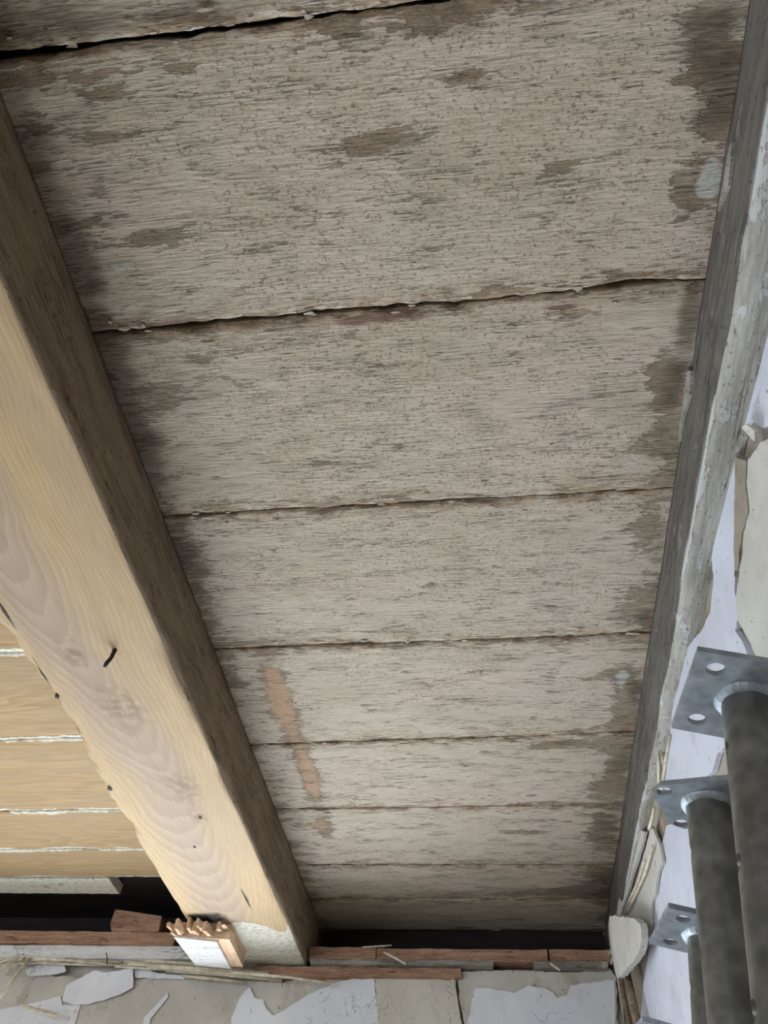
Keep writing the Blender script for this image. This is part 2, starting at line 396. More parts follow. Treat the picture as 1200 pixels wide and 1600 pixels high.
# windows (their openings carry the daylight; the rear one is added)
def window(name, label, axis, c, a0, a1, z0, z1):
    m = MB(); t = .05
    def bx(A0, A1, Z0, Z1):
        if axis == 'x': m.box(c-.03, c+.03, A0, A1, Zr(Z0), Zr(Z1))
        else: m.box(A0, A1, c-.03, c+.03, Zr(Z0), Zr(Z1))
    bx(a0, a1, z0, z0+t); bx(a0, a1, z1-t, z1); bx(a0, a0+t, z0+t, z1-t); bx(a1-t, a1, z0+t, z1-t); mid = (a0+a1)/2; bx(mid-t/2, mid+t/2, z0+t, z1-t)
    o = m.build(name, MAT['whitewood']); tag(o, label, 'window', kind='structure')
window('window_1', 'white wooden window frame in the far wall', 'y', 2.2, -1.6, -.3, -.62, .42)
window('added_window', 'added white window frame for the fill light, in the wall behind the viewer', 'y', YF-.1, -2.15, -.95, -.55, .55)  # unseen window added to go with the rear fill lamp
window('window_2', 'white wooden window frame in the left side wall', 'x', XL-.12, -1.15, .65, -.6, .6)

# ceiling: the dark deck above, with every board its own child
m = MB(); m.box(XL, .62, YF, 2.3, Zr(H+.03), Zr(H+.09))
ceiling = m.build('ceiling', MAT['dark']); tag(ceiling, 'old board ceiling carried by wooden beams, paint flaking', 'ceiling', kind='structure')

def blob(X, Y, px, py, rx, ry, pw=2.):
    c = on_z(px, py, H); a = on_z(px+rx, py, H); b = on_z(px, py+ry, H)
    ux = abs(a[0]-c[0])+1e-6; uy = abs(b[1]-c[1])+1e-6
    return np.exp(-(np.abs((X-c[0])/ux)**pw+np.abs((Y-c[1])/uy)**pw))

# photo px, radius px : places where the paint is gone / stained, with shade beside the beam put in
BARE = [(590, 225, 80, 22, 1.2), (640, 305, 50, 12, 1.0), (720, 118, 40, 12, 1.), (150, 150, 50, 14, 1.), (240, 372, 60, 12, 1.1), (170, 215, 60, 10, .9),
        (580, 180, 50, 8, .8), (1095, 40, 50, 40, 1.2), (1105, 110, 36, 40, 1.2), (1110, 190, 30, 30, .8), (1072, 300, 24, 36, 1.5), (1035, 585, 26, 30, 1.3), (1040, 635, 24, 26, 1.2),
        (1000, 700, 60, 16, 1.), (1010, 830, 24, 40, 1.2), (990, 950, 40, 20, 1.1), (880, 265, 60, 20, .8), (250, 625, 55, 22, 1.1), (330, 560, 40, 12, .8), (620, 520, 60, 10, .6), (600, 570, 70, 9, .5),
        (438, 1090, 20, 62, 1.75), (484, 1215, 15, 44, 1.6), (505, 1290, 18, 14, 1.2), (960, 1050, 40, 14, 1.0), (975, 1100, 18, 40, 1.4), (950, 1165, 60, 8, 1.2), (965, 1190, 18, 30, 1.3), (945, 1232, 30, 18, 1.2),
        (940, 1300, 26, 30, 1.2), (945, 1360, 30, 14, 1.3), (870, 1165, 40, 6, 1.1), (820, 1300, 40, 4, .9), (300, 900, 40, 50, .6), (350, 1060, 30, 30, .5), (700, 30, 200, 26, .7), (220, 110, 160, 10, .8), (150, 300, 40, 60, .5), (940, 560, 40, 20, .4)]
RUST = [(290, 503, 60, 9, 1.), (230, 512, 30, 6, .6), (600, 492, 60, 9, 1.), (700, 478, 30, 6, .7), (540, 505, 40, 6, .7), (500, 800, 40, 5, .6), (880, 478, 50, 5, .6), (60, 88, 60, 8, .7), (200, 72, 60, 8, .5), (560, 1010, 40, 4, .5), (950, 780, 60, 6, .5)]
PALE = [(1110, 275, 22, 38, 1.), (985, 722, 22, 14, .6), (1000, 860, 14, 20, .5), (972, 1062, 14, 22, .7), (190, 420, 25, 20, .5), (690, 560, 30, 12, .3)]
FRESH = [(438, 1095, 22, 55, 1.), (484, 1215, 15, 42, .9), (500, 1290, 20, 12, .55)]
DIRT_SHADE = [(0, 30, 200, 60, .55), (300, 20, 300, 30, .5), (700, 40, 200, 30, .55), (60, 250, 50, 120, .45), (130, 420, 40, 80, .6), (170, 560, 45, 60, .55), (220, 680, 40, 80, .6), (290, 860, 40, 60, .5), (1110, 60, 60, 80, .55), (1105, 180, 40, 80, .42),
        (1075, 500, 22, 60, .7), (1050, 600, 30, 40, .55), (1010, 690, 50, 20, .4), (1030, 850, 20, 40, .4), (1005, 960, 30, 20, .4), (990, 1080, 22, 30, .4), (970, 1190, 24, 34, .45), (945, 1290, 36, 40, .5), (940, 1380, 60, 24, .7), (860, 1395, 150, 12, .6), (600, 1398, 150, 10, .4),
        (420, 750, 120, 20, .2), (870, 290, 90, 30, .35), (880, 600, 80, 60, .25), (600, 280, 200, 60, .22), (400, 250, 200, 80, .15)]

def make_board(parent, x0, x1, ya, yb, seed, mat, kind, res=.0042, z=H, gap=.003, th=.024):
    """board along x; ya/yb = (y at x0, y at x1) of its two edges"""
    L = x1-x0; nx = int(L/res)+1; wid = yb[0]-ya[0]; ny = max(8, int(wid/res))
    xs = np.linspace(x0, x1, nx); t = np.linspace(0, 1, ny)
    # denser rows at the two edges
    t = t-.10*np.sin(2*np.pi*t)/(2*np.pi)*4 if ny > 20 else t
    e0 = ya[0]+(ya[1]-ya[0])*(xs-x0)/L+gap*(.5+1.3*np.maximum(-.15, fbm(xs*9, xs*0, seed, 2)))+.0026*fbm(xs*60, xs*0+3, seed, 4)
    e1 = yb[0]+(yb[1]-yb[0])*(xs-x0)/L-gap*(.5+1.3*np.maximum(-.15, fbm(xs*9, xs*0, seed+5, 2)))-.0026*fbm(xs*60, xs*0+7, seed+5, 4)
    X = np.repeat(xs[:, None], ny, 1); Y = e0[:, None]*(1-t)[None]+e1[:, None]*t[None]
    d0 = Y-e0[:, None]; d1 = e1[:, None]-Y; dm = np.minimum(d0, d1)
    Z = z+.0018*fbm(X*5, Y*14, seed, 3)+.0012*fbm(X*24, Y*120, seed+2, 2)
    Z = Z+.0022*np.exp(-(dm/.0030)**1.5)*(1+.8*fbm(X*40, Y*0, seed+8, 2))
    Z = np.maximum(Z, z-.0016)
    edge = np.exp(-(dm/(.017*(1+.9*fbm(X*11, Y*0, seed+4, 3))))**2)
    bare = np.zeros_like(X); dirt_shade = np.zeros_like(X); fresh = np.zeros_like(X); speck = np.zeros_like(X); paint = np.zeros_like(X); pale = np.zeros_like(X); rust = np.zeros_like(X)
    if kind == 'old':
        for b in BARE: bare += b[4]*blob(X, Y, *b[:4])
        for b in FRESH: fresh += b[4]*blob(X, Y, *b[:4])
        for b in RUST: rust += b[4]*blob(X, Y, *b[:4])
        for b in PALE: pale += b[4]*blob(X, Y, *b[:4])
        for b in DIRT_SHADE: dirt_shade += b[4]*blob(X, Y, *b[:4])
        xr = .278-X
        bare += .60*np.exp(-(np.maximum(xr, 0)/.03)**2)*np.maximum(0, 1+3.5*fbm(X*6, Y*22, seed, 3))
        dirt_shade += .18*np.exp(-(np.maximum(xr, 0)/.025)**2)
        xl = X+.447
        dirt_shade += .30*np.exp(-(np.maximum(xl, 0)/.035)**2)*(1+fbm(X*4, Y*12, seed+1, 2)); bare += .35*np.exp(-(np.maximum(xl, 0)/.05)**2)  # dirt together with the beam's shade, painted as a dark band
        speck = 1.2*np.exp(-((X+.05)/.26)**2)*np.clip((1.25-Y)/.5, 0, 1)
    else:
        paint = np.exp(-(dm/.013)**2)*(.80+.8*fbm(X*10, Y*0+seed, seed, 3)) if kind == 'honey' else np.full_like(X, .8)+.6*fbm(X*14, Y*14, seed, 3)
        dirt_shade = .55*np.exp(-(dm/.006)**2)*(np.maximum(0, fbm(X*9, Y*0, seed+9, 2))*2)
    N = nx*ny; idx = np.arange(N).reshape(nx, ny)
    V = np.stack([X.ravel(), Y.ravel(), Z.ravel()+CZ], 1)
    # triangulated winding: face normals point down (towards the room)
    q = np.stack([idx[:-1, :-1], idx[:-1, 1:], idx[1:, 1:], idx[1:, :-1]], -1).reshape(-1, 4)
    per = np.concatenate([idx[:, 0], idx[-1, 1:], idx[-2::-1, -1], idx[0, -2:0:-1]])
    top = V[per].copy(); top[:, 2] = CZ+z+th
    n2 = len(per); V = np.concatenate([V, top]); k = np.arange(n2); kn = (k+1) % n2
    side = np.stack([per, per[kn], N+kn, N+k], -1)
    F = [tuple(r) for r in q]+[tuple(r) for r in side]+[tuple(N+k)]
    ext = lambda a: np.concatenate([a.ravel(), a.ravel()[per]])
    at = dict(bare=ext(bare), dirt_shade=ext(dirt_shade), edge=ext(edge), fresh=ext(fresh), speck=ext(speck), paint=ext(paint), pale=ext(pale), rust=ext(rust), knot=np.zeros(N+n2))
    o = mesh_obj('ceiling_board', V, F, mat, parent, True, attrs=at)
    me = o.data
    sm = np.ones(len(me.polygons), bool); sm[len(q):] = False; me.polygons.foreach_set('use_smooth', sm)
    return o

def flakes(parent, x0, x1, y, n, seed, spread=.010):
    """curled chips of paint along a seam"""
    rs = np.random.RandomState(seed); mb = MB()
    for i in range(n):
        cx = x0+(x1-x0)*rs.rand(); cy = y+(rs.randn()*spread); L = .004+.011*rs.rand()**2; w = .0013+.002*rs.rand()
        k = 6; ang = np.arange(k)*2*math.pi/k+rs.rand(k)*.7; tx, ty = rs.randn()*.05, rs.randn()*.12
        pts = [(cx+L*math.cos(a)*(.4+.9*rs.rand()), cy+w*math.sin(a)*(.4+.9*rs.rand())) for a in ang]
        zz = lambda p: CZ+H-.0008-abs((p[0]-cx)*tx+(p[1]-cy)*ty)-.08*((p[0]-cx)**2)/L
        a = [(p[0], p[1], zz(p)) for p in pts]; b = [(p[0], p[1], zz(p)+.0006) for p in pts]
        mb.prism(a, b)
    o = mb.build('paint_chips', MAT['board'], parent); o['kind'] = 'stuff'

XA, XB, ZB = -.447, -.678, .719             # main beam: right side, left side, underside
XD, ZD = .278, .755                         # beam along the right wall
xa, xb = XA-.10, XD+.05
SEAM = [(-.215, -.215), (.085, .089), (.387, .384), (.679, .680), (.976, .977), (1.261, 1.247), (1.497, 1.498), (1.744, 1.754), (1.921, 1.922), (2.10, 2.10)]
GAP = [.003, .006, .0026, .0030, .0034, .0014, .0016, .0016, .002, .003]
for i in range(len(SEAM)-1):
    b = make_board(ceiling, xa, xb, SEAM[i], SEAM[i+1], 11+i, MAT['board'], 'old', gap=GAP[i])
    flakes(b, XA+.02, XD-.02, SEAM[i][0]+.008, 9 if i < 6 else 5, 40+i)
    flakes(b, XA+.02, XD-.02, SEAM[i+1][0]-.008, 7 if i < 5 else 4, 60+i)
LS = [.42, .70, .965, 1.222, 1.490, 1.662, 1.806]
for i in range(len(LS)-1):
    make_board(ceiling, -1.62, XA-.11, (LS[i], LS[i]), (LS[i+1], LS[i+1]), 31+i, MAT['honey'], 'honey', .005, gap=.003)
make_board(ceiling, -1.62, on_z(181, 1388, H)[0], (1.806, 1.806), (1.893, 1.893), 39, MAT['honey'], 'white', .005)

# ------------------------------------------------------------------ beams
def make_beam(name, x0, x1, z0, z1, y0, y1, mats, seed, wob=.0022, res=.008, chip=None, parent=None, fn=None):
    """hewn beam along y; cross-section ring swept with wobble. ring order: top-right, down the right side, along the underside, up the left side"""
    ring = []
    nz = max(3, int((z1-z0)/res)); nxx = max(3, int((x1-x0)/res)); c = .004
    for i in range(nz): ring.append((x1, z1-(z1-z0-c)*i/(nz-1), 1))
    for i in range(nxx): ring.append((x1-c-(x1-x0-2*c)*i/(nxx-1), z0, 0))
    for i in range(nz): ring.append((x0, z0+c+(z1-z0-c)*i/(nz-1), 2))
    ring = np.array(ring); n = len(ring); ny = int((y1-y0)/res)+1; ys = np.linspace(y0, y1, ny)
    X = np.repeat(ring[:, 0][None], ny, 0); Z = np.repeat(ring[:, 1][None], ny, 0); Y = np.repeat(ys[:, None], n, 1); S = np.repeat(ring[:, 2][None], ny, 0)
    nr = fbm(Y*4, Z*20+X*20, seed, 3)+.5*fbm(Y*16, Z*60+X*60, seed+2, 2)
    X = np.where(S == 1, X+wob*nr, np.where(S == 2, X+wob*nr, X)); Z = np.where(S == 0, Z+wob*nr, Z)
    # the arrises are knocked about
    wane = np.exp(-((Y-1.02)/.28)**2) if x1 < 0 else 0*Y
    dR = np.hypot(X-x1, Z-z0); dL = np.hypot(X-x0, Z-z0)
    kR = np.exp(-(dR/.010)**2)*np.maximum(0, fbm(Y*7, Y*0, seed+3, 3)+.05)*.010
    X = X-kR; Z = Z+kR
    kL = np.exp(-(dL/.014)**2)*(np.maximum(0, fbm(Y*6, Y*0, seed+4, 3)+.10)*.018+wane*.012*np.maximum(0, .5+1.4*fbm(Y*22, X*30, seed+6, 3)))
    X = X+kL; Z = Z+kL
    at = {k: np.zeros_like(X) for k in ('paint', 'dirt_shade', 'knot')}
    if fn: X, Z = fn(X, Y, Z, S, at)
    idx = np.arange(ny*n).reshape(ny, n)
    V = np.stack([X.ravel(), Y.ravel(), Z.ravel()+CZ], 1)
    q = np.stack([idx[:-1, :-1], idx[:-1, 1:], idx[1:, 1:], idx[1:, :-1]], -1).reshape(-1, 4)
    fm = [int(s) for s in np.repeat(ring[:-1, 2][None], ny-1, 0).ravel()]
    F = [tuple(r) for r in q]
    F += [tuple((i, i+1, i+n+1+0, i+n))[:0] or (idx[i, n-1], idx[i, 0], idx[i+1, 0], idx[i+1, n-1]) for i in range(ny-1)]; fm += [1]*(ny-1)
    F.append(tuple(idx[0][::-1])); F.append(tuple(idx[-1])); fm += [1, 1]
    o = mesh_obj(name, V, F, None, parent, True, mats=mats, fmat=fm, attrs={k: v.ravel() for k, v in at.items()})
    sm = np.ones(len(o.data.polygons), bool); sm[len(q):] = False; o.data.polygons.foreach_set('use_smooth', sm)
    return o
def beam_fn(X, Y, Z, S, at):
    # unstripped, limewashed end by the wall with a wavy border
    bord = 1.80+.06*np.sin((X+.45)*14)-.05*np.exp(-((X+.66)/.05)**2)-.05*np.exp(-((X+.447)/.012)**2)
    at['paint'] += np.where(S == 0, 1/(1+np.exp(-(Y-bord)/.012)), 0)
    dl = np.hypot(X-XB, Z-ZB)
    at['paint'] += .62*np.exp(-(dl/.016)**2)*np.exp(-((Y-1.02)/.25)**2)
    at['dirt_shade'] += .30*np.exp(-(dl/.009)**2)*np.maximum(0, fbm(Y*16, X*0, 5, 3)+.1)*3
    # shadow above the broken board end, put into the colour
    p = on_z(318, 1428, ZB); at['dirt_shade'] += np.where(S == 0, 1.0*np.exp(-((X-p[0])/.055)**2-((Y-p[1]-.02)/.035)**2), 0)
    for px, py, L_ in ((10, 958, .045), (66, 1056, .05), (86, 1108, .04), (160, 1236, .02), (385, 1405, .06)):
        p = on_z(px, py, ZB); at['dirt_shade'] += np.where(S != 1, 1.0*np.exp(-((X-p[0])/.0038)**2-((Y-p[1])/L_)**2), 0)
    for px, py, r in ((190, 1105, .035), (115, 1020, .02), (310, 1275, .012), (285, 1230, .03)):
        p = on_z(px, py, ZB); at['knot'] += np.where(S == 0, .8*np.exp(-((X-p[0])/r)**2-((Y-p[1])/(1.6*r))**2), 0)
    return X, Z
beam = empty('ceiling_beam', (-.56, .8, Zr(ZB)))
def rel(o, par):
    o.matrix_parent_inverse = par.matrix_world.inverted() if False else Matrix.Translation(-Vector(par.location)); return o
rel(make_beam('beam_timber', XB, XA, ZB, H-.002, -.45, 2.06, [MAT['beam'], MAT['side'], MAT['side']], 3, res=.0055, parent=beam, fn=beam_fn), beam)
tag(beam, 'thick wooden ceiling beam with stripped pale underside and brown sides', 'beam')
# bent nail, and dark plugs standing in for a few shaded holes
def nail(px1, py1, px2, py2, r=.0032, parent=beam):
    a = on_z(px1, py1, ZB); d2 = ray(px2, py2); b = d2*((ZB-.020)/d2[2])
    a = a+[0, 0, CZ]; b = b+[0, 0, CZ]; mid = (a+b)/2+np.array([.002, 0, -.002])
    mb = MB(); up = a+np.array([0, 0, .012]); mb.tube([up, a, a*.7+mid*.3, mid, b+(mid-b)*.15, b+np.array([-.002, .003, -.002])], [r*1.15, r*1.2, r, r*.95, r, r*.8], 8)
    return mb.build('bent_nail', MAT['iron'], parent, True)
rel(nail(180, 1014, 165, 1038), beam)
for px, py, rr in ((89, 1088, .0032), (313, 1277, .003), (304, 1323, .0025), (172, 1232, .0042)):
    p = on_z(px, py, ZB); mb = MB(); k = 9; rs = np.random.RandomState(int(px)); ang = np.arange(k)*2*math.pi/k
    mb.prism([(p[0]+rr*math.cos(a)*(.8+.4*rs.rand()), p[1]+rr*1.5*math.sin(a), Zr(ZB-.0012)) for a in ang], [(p[0]+rr*math.cos(a), p[1]+rr*1.5*math.sin(a), Zr(ZB+.006)) for a in ang])
    rel(mb.build('hole_plug', MAT['iron'], beam), beam)

def rbeam_fn(X, Y, Z, S, at):
    at['paint'] += np.where(S == 0, .18, 0)+np.where(S == 2, 1.6*np.exp(-((Z-ZD)/.006)**2), 0)
    return X, Z
rbeam = make_beam('wall_beam', XD, .60, ZD, H-.002, -.5, 2.06, [MAT['rbot'], MAT['rside'], MAT['rside']], 21, .002, .008, fn=rbeam_fn)
tag(rbeam, 'sooty grey beam running along the top of the right wall', 'beam')

# ------------------------------------------------------------------ top of the far wall: recess, laths, reeds, plaster
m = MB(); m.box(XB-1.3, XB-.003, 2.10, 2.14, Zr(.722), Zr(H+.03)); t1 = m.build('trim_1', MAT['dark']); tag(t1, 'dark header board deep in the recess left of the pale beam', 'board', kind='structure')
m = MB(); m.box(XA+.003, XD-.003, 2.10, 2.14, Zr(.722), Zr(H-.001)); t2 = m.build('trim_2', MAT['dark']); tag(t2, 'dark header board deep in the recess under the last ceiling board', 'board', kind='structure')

def bar(name, mat, x0, x1, y0, y1, z0, z1, seed, amp=.002, res=.012, label=None, cat=None, parent=None, drop=0., group=None):
    """rough-sawn strip along x with uneven edges and split ends"""
    n = max(4, int((x1-x0)/res)); xs = np.linspace(x0, x1, n); v = []
    for i, x in enumerate(xs):
        dz = drop*(i/(n-1)); k = [amp*fbm(x*25, s*3.1, seed+s, 3) for s in range(6)]
        ex = [.006*fbm(s*2.3, i*.1, seed+7, 2) if i in (0, n-1) else 0 for s in range(4)]
        v += [(x+ex[0], y0+k[0], Zr(z0+dz+k[1])), (x+ex[1], y1, Zr(z0+dz+k[1])), (x+ex[2], y1, Zr(z1+dz+k[3])), (x+ex[3], y0+k[4], Zr(z1+dz+k[3]))]
    f = []
    for i in range(n-1):
        for j in range(4): f.append((i*4+j, (i+1)*4+j, (i+1)*4+(j+1) % 4, i*4+(j+1) % 4))
    f.append((3, 2, 1, 0)); f.append(tuple((n-1)*4+j for j in range(4)))
    f = [tuple(q[::-1]) for q in f]
    at = {k: np.zeros(len(v)) for k in ('paint', 'dirt_shade', 'knot')}
    o = mesh_obj(name, v, f, mat, parent, attrs=at)
    if label: tag(o, label, cat, group)
    return o
zpx = lambda px, py, y: on_y(px, py, y)[2]
xpx = lambda px, py, y: on_y(px, py, y)[0]
# left: brown lath, white board under it
bar('wooden_lath', MAT['redwood'], -1.42, xpx(275, 1465, 1.95), 1.945, 2.03, zpx(0, 1472, 1.945), zpx(0, 1453, 1.945), 5, .0016, label='long brown lath on the far wall left of the pale beam', cat='lath', drop=zpx(270, 1462, 1.945)-zpx(0, 1455, 1.945)+.004)
bar('painted_board', MAT['whitewood'], -1.42, xpx(300, 1500, 1.955), 1.952, 1.999, zpx(0, 1497, 1.955), zpx(0, 1476, 1.955)-.002, 8, .0022, label='white painted board under the brown lath at the left', cat='board')
# right: red-brown lath in broken lengths, grey slips under it
xs_ = [XA+.004, xpx(588, 1490, 1.965), xpx(858, 1490, 1.965), XD-.006]
lb = ['left length of the broken red-brown lath, beside the pale beam', 'middle and longest length of the broken red-brown lath', 'right length of the broken red-brown lath, at the room corner']
for i in range(3):
    bar('wooden_lath', MAT['redwood'], xs_[i]+.001, xs_[i+1]-.002, 1.962+.004*i, 2.03, zpx(480, 1500, 1.965)+.0015*(i == 2), zpx(480, 1480, 1.965)-.002*(i == 1), 15+i, .003, label=lb[i], cat='lath', group='broken red-brown lath lengths')
bar('grey_slip', MAT['greylath'], xpx(485, 1503, 1.96), xpx(770, 1503, 1.96), 1.952, 1.998, zpx(480, 1508, 1.96), zpx(480, 1501, 1.96), 25, .002, label='long thin grey wooden slip under the left red-brown lath', cat='lath')
bar('grey_slip', MAT['greylath'], xpx(835, 1508, 1.96), xpx(950, 1505, 1.96), 1.958, 1.998, zpx(850, 1512, 1.96), zpx(850, 1502, 1.96), 26, .003, label='short grey wooden slip at the corner under the red-brown lath', cat='lath')
bar('dark_slip', MAT['redwood'], xpx(395, 1520, 1.96), xpx(720, 1508, 1.96), 1.965, 1.999, zpx(500, 1524, 1.96), zpx(500, 1509, 1.96), 27, .003, label='reddish rotten slip of wood below the beam end', cat='lath')

# loose wood block in the left recess
def quad_block(name, pts, y, depth, mat, label, cat, up=0.):
    a = [on_y(px, py, y) for px, py in pts]; mb = MB()
    A = [(p[0], y, Zr(p[2])) for p in a]; B = [(p[0]+.004, y+depth, Zr(p[2]+up)) for p in a]
    mb.prism(A, B); o = mb.build(name, mat); tag(o, label, cat)
    bm = bmesh.new(); bm.from_mesh(o.data); bmesh.ops.recalc_face_normals(bm, faces=bm.faces[:]); bmesh.ops.bevel(bm, geom=bm.edges[:], offset=.0015, segments=1, affect='EDGES'); bm.to_mesh(o.data); bm.free()
    return o
quad_block('wood_block', [(172, 1442), (180, 1420), (253, 1431), (248, 1456), (174, 1456)], 1.955, .07, MAT['redwood'], 'small brown offcut block lying on the lath left of the beam', 'wood block')

# broken white board end in front of the beam: body, raw split edge, splinters
stub = empty('broken_board_end', tuple(on_z(320, 1490, .684)+np.array([0, 0, CZ]))); tag(stub, 'white painted board end with splintered pale top below the beam', 'board')
def P(px, py, y): p = on_y(px, py, y); return (p[0], y, Zr(p[2]))
ZS = .684                                              # underside of the broken board; it is nailed under the beam
def PZ(px, py, z=ZS): p = on_z(px, py, z); return np.array([p[0], p[1], Zr(z)])
fl_, fr_, br_, bl_ = PZ(272, 1465), PZ(338, 1472), PZ(361, 1514), PZ(305, 1508)
cut_ = lambda p, z: (p[0], p[1], Zr(z))
mb = MB(); q4 = [fl_, fr_, br_, bl_]; mb.prism([cut_(p, ZS) for p in q4], [cut_(p, ZS+.004) for p in q4]); rel(mb.build('painted_face', MAT['whitewood'], stub), stub)
e_r = np.array([.030, -.004, 0]); q4 = [fl_+[.002, .004, 0], fr_+e_r, br_+np.array([.028, 0, 0]), bl_+[.002, 0, 0]]
mb = MB(); mb.prism([cut_(p, ZS+.004) for p in q4], [cut_(p, ZB-.0005) for p in q4]); raww = rel(mb.build('raw_wood', MAT['raw'], stub), stub)
rs = np.random.RandomState(4)
for i in range(15):                                    # fibres standing out of the torn end
    t = i/14; x = fl_[0]-.002+(fr_[0]+.030-fl_[0])*t; y = fl_[1]+(fr_[1]-fl_[1])*t; w = .0034+.0012*rs.rand()
    Lf = .008+.034*rs.rand()**1.5+(.022 if 6 < i < 11 else 0); z0 = ZS+.002+.012*rs.rand()+(.012 if i > 10 else 0); z1 = ZB-.002-.010*rs.rand(); lean = -.004-.012*rs.rand(); w *= .7+.7*rs.rand()
    mb = MB(); mb.prism([(x-w, y+.02, Zr(z0)), (x+w, y+.02, Zr(z0)), (x+w, y+.02, Zr(z1)), (x-w, y+.02, Zr(z1))],
                        [(x-w*.7+lean, y-Lf*.8, Zr(z0+.002)), (x+w*.6+lean, y-Lf*.75, Zr(z0+.003)), (x+w*.8+lean, y-Lf, Zr(z1-.001)), (x-w*.8+lean, y-Lf*.9, Zr(z1-.003))])
    mb.build('splinter', MAT['raw'], raww)

# plaster sheets: real plates lying on the walls
def sheet(name, pts, plane, mat, parent, seed, th=.006, lift=.0, tilt=None, curl=0., amp=.003, grid=.012, label=None, bulge=0., rnd=0):
    P_ = np.array(pts, float)
    for _ in range(rnd): P_ = np.stack([.75*P_+.25*np.roll(P_, -1, 0), .25*P_+.75*np.roll(P_, -1, 0)], 1).reshape(-1, 2)
    pts = [tuple(p) for p in P_]
    if plane == 'w':
        q = [on_w(px, py, lift) for px, py in pts]; o2 = np.array([(p[1], p[2]) for p in q])
    else:
        q = [on_y(px, py, YB-lift) for px, py in pts]; o2 = np.array([(p[0], p[2]) for p in q])
    o2 = ragged(o2, .006, amp, seed)
    V, T = plan(o2, (), grid, seed=seed)
    c = o2.mean(0); s = (o2.max(0)-o2.min(0)).max()
    off = lift+.0012*fbm(V[:, 0]*18, V[:, 1]*18, seed, 3)
    if tilt: off = off+np.maximum(0, (V[:, 0]-c[0])*tilt[0]+(V[:, 1]-c[1])*tilt[1]+(tilt[2] if len(tilt) > 2 else 0))
    if bulge: off = off+bulge*np.exp(-(((V-c)/s*2.4)**2).sum(1))
    if curl: off = off+curl*(((V-c)/s*2)**2).sum(1)
    if plane == 'w':
        A = [(xw(a)-o-th, a, Zr(b)) for (a, b), o in zip(V, off)]; B = [(xw(a)-o, a, Zr(b)) for (a, b), o in zip(V, off)]
        T = T[:, ::-1] if False else T
    else:
        A = [(a, YB-o-th, Zr(b)) for (a, b), o in zip(V, off)]; B = [(a, YB-o+.016*0, Zr(b)) for (a, b), o in zip(V, off)]
    v, f = shell(V, T, A, B)
    o = mesh_obj(name, v, f, mat, parent)
    bm = bmesh.new(); bm.from_mesh(o.data); bmesh.ops.recalc_face_normals(bm, faces=bm.faces[:]); bm.to_mesh(o.data); bm.free()
    if label: o['label'] = label
    return o
# far wall, left to right
sheet('plaster_sheet', [(-70, 1700), (-70, 1530), (60, 1527), (210, 1532), (300, 1533), (420, 1537), (520, 1534), (580, 1528), (590, 1700)], 'b', MAT['grey'], wall_back, 1, .012, -.012)
sheet('plaster_flake', [(-60, 1590), (0, 1578), (50, 1568), (95, 1557), (98, 1571), (126, 1572), (122, 1585), (112, 1620), (100, 1680), (-60, 1680)], 'b', MAT['white'], wall_back, 2, .003, .001, amp=.001)
sheet('plaster_flake', [(98, 1564), (104, 1541), (125, 1531), (150, 1520), (170, 1523), (210, 1516), (209, 1543), (190, 1554), (160, 1564), (135, 1570), (116, 1571)], 'b', MAT['white'], wall_back, 3, .003, .006, tilt=(0, .35), amp=.001, label='bright white curled flake')
sheet('plaster_flake', [(210, 1516), (232, 1516), (250, 1522), (292, 1526), (288, 1531), (212, 1528)], 'b', MAT['white'], wall_back, 4, .004, .004, amp=.0012)
sheet('plaster_flake', [(40, 1517), (62, 1508), (100, 1505), (104, 1518), (90, 1523), (45, 1526)], 'b', MAT['white'], wall_back, 14, .004, .006, amp=.0012)
sheet('plaster_flake', [(222, 1612), (226, 1590), (262, 1552), (263, 1558), (236, 1592), (230, 1620)], 'b', MAT['white'], wall_back, 5, .003, .002, amp=.0006)
sheet('plaster_flake', [(355, 1700), (363, 1590), (375, 1560), (391, 1543), (397, 1558), (412, 1564), (418, 1578), (428, 1588), (450, 1576), (480, 1556), (520, 1538), (560, 1527), (584, 1526), (588, 1560), (592, 1600), (600, 1700)], 'b', MAT['white'], wall_back, 6, .004, .002, amp=.0016)
sheet('plaster_sheet', [(586, 1527), (560, 1523), (620, 1520), (712, 1517), (713, 1560), (722, 1600), (724, 1700), (600, 1700), (590, 1590)], 'b', MAT['cream'], wall_back, 7, .006, .001, amp=.0016)
sheet('plaster_sheet', [(716, 1520), (800, 1518), (900, 1521), (952, 1514), (963, 1530), (966, 1700), (735, 1700), (726, 1600), (717, 1560)], 'b', MAT['grey'], wall_back, 8, .006, .0005, amp=.0016)
sheet('plaster_flake', [(742, 1544), (770, 1546), (805, 1552), (825, 1541), (850, 1545), (864, 1552), (870, 1560), (885, 1556), (892, 1540), (925, 1536), (960, 1532), (964, 1700), (728, 1700), (732, 1590)], 'b', MAT['white'], wall_back, 9, .003, .007, amp=.0016)
sheet('plaster_flake', [(552, 1522), (600, 1515), (650, 1508), (690, 1507), (712, 1514), (660, 1519), (600, 1526), (570, 1527)], 'b', MAT['cream'], wall_back, 10, .005, .010, amp=.0016)
m = MB(); m.tube([P(706, 1524, 1.97), P(712, 1550, 1.968), P(718, 1588, 1.97)], .0022, 6); m.build('reed', MAT['reed'], wall_back)

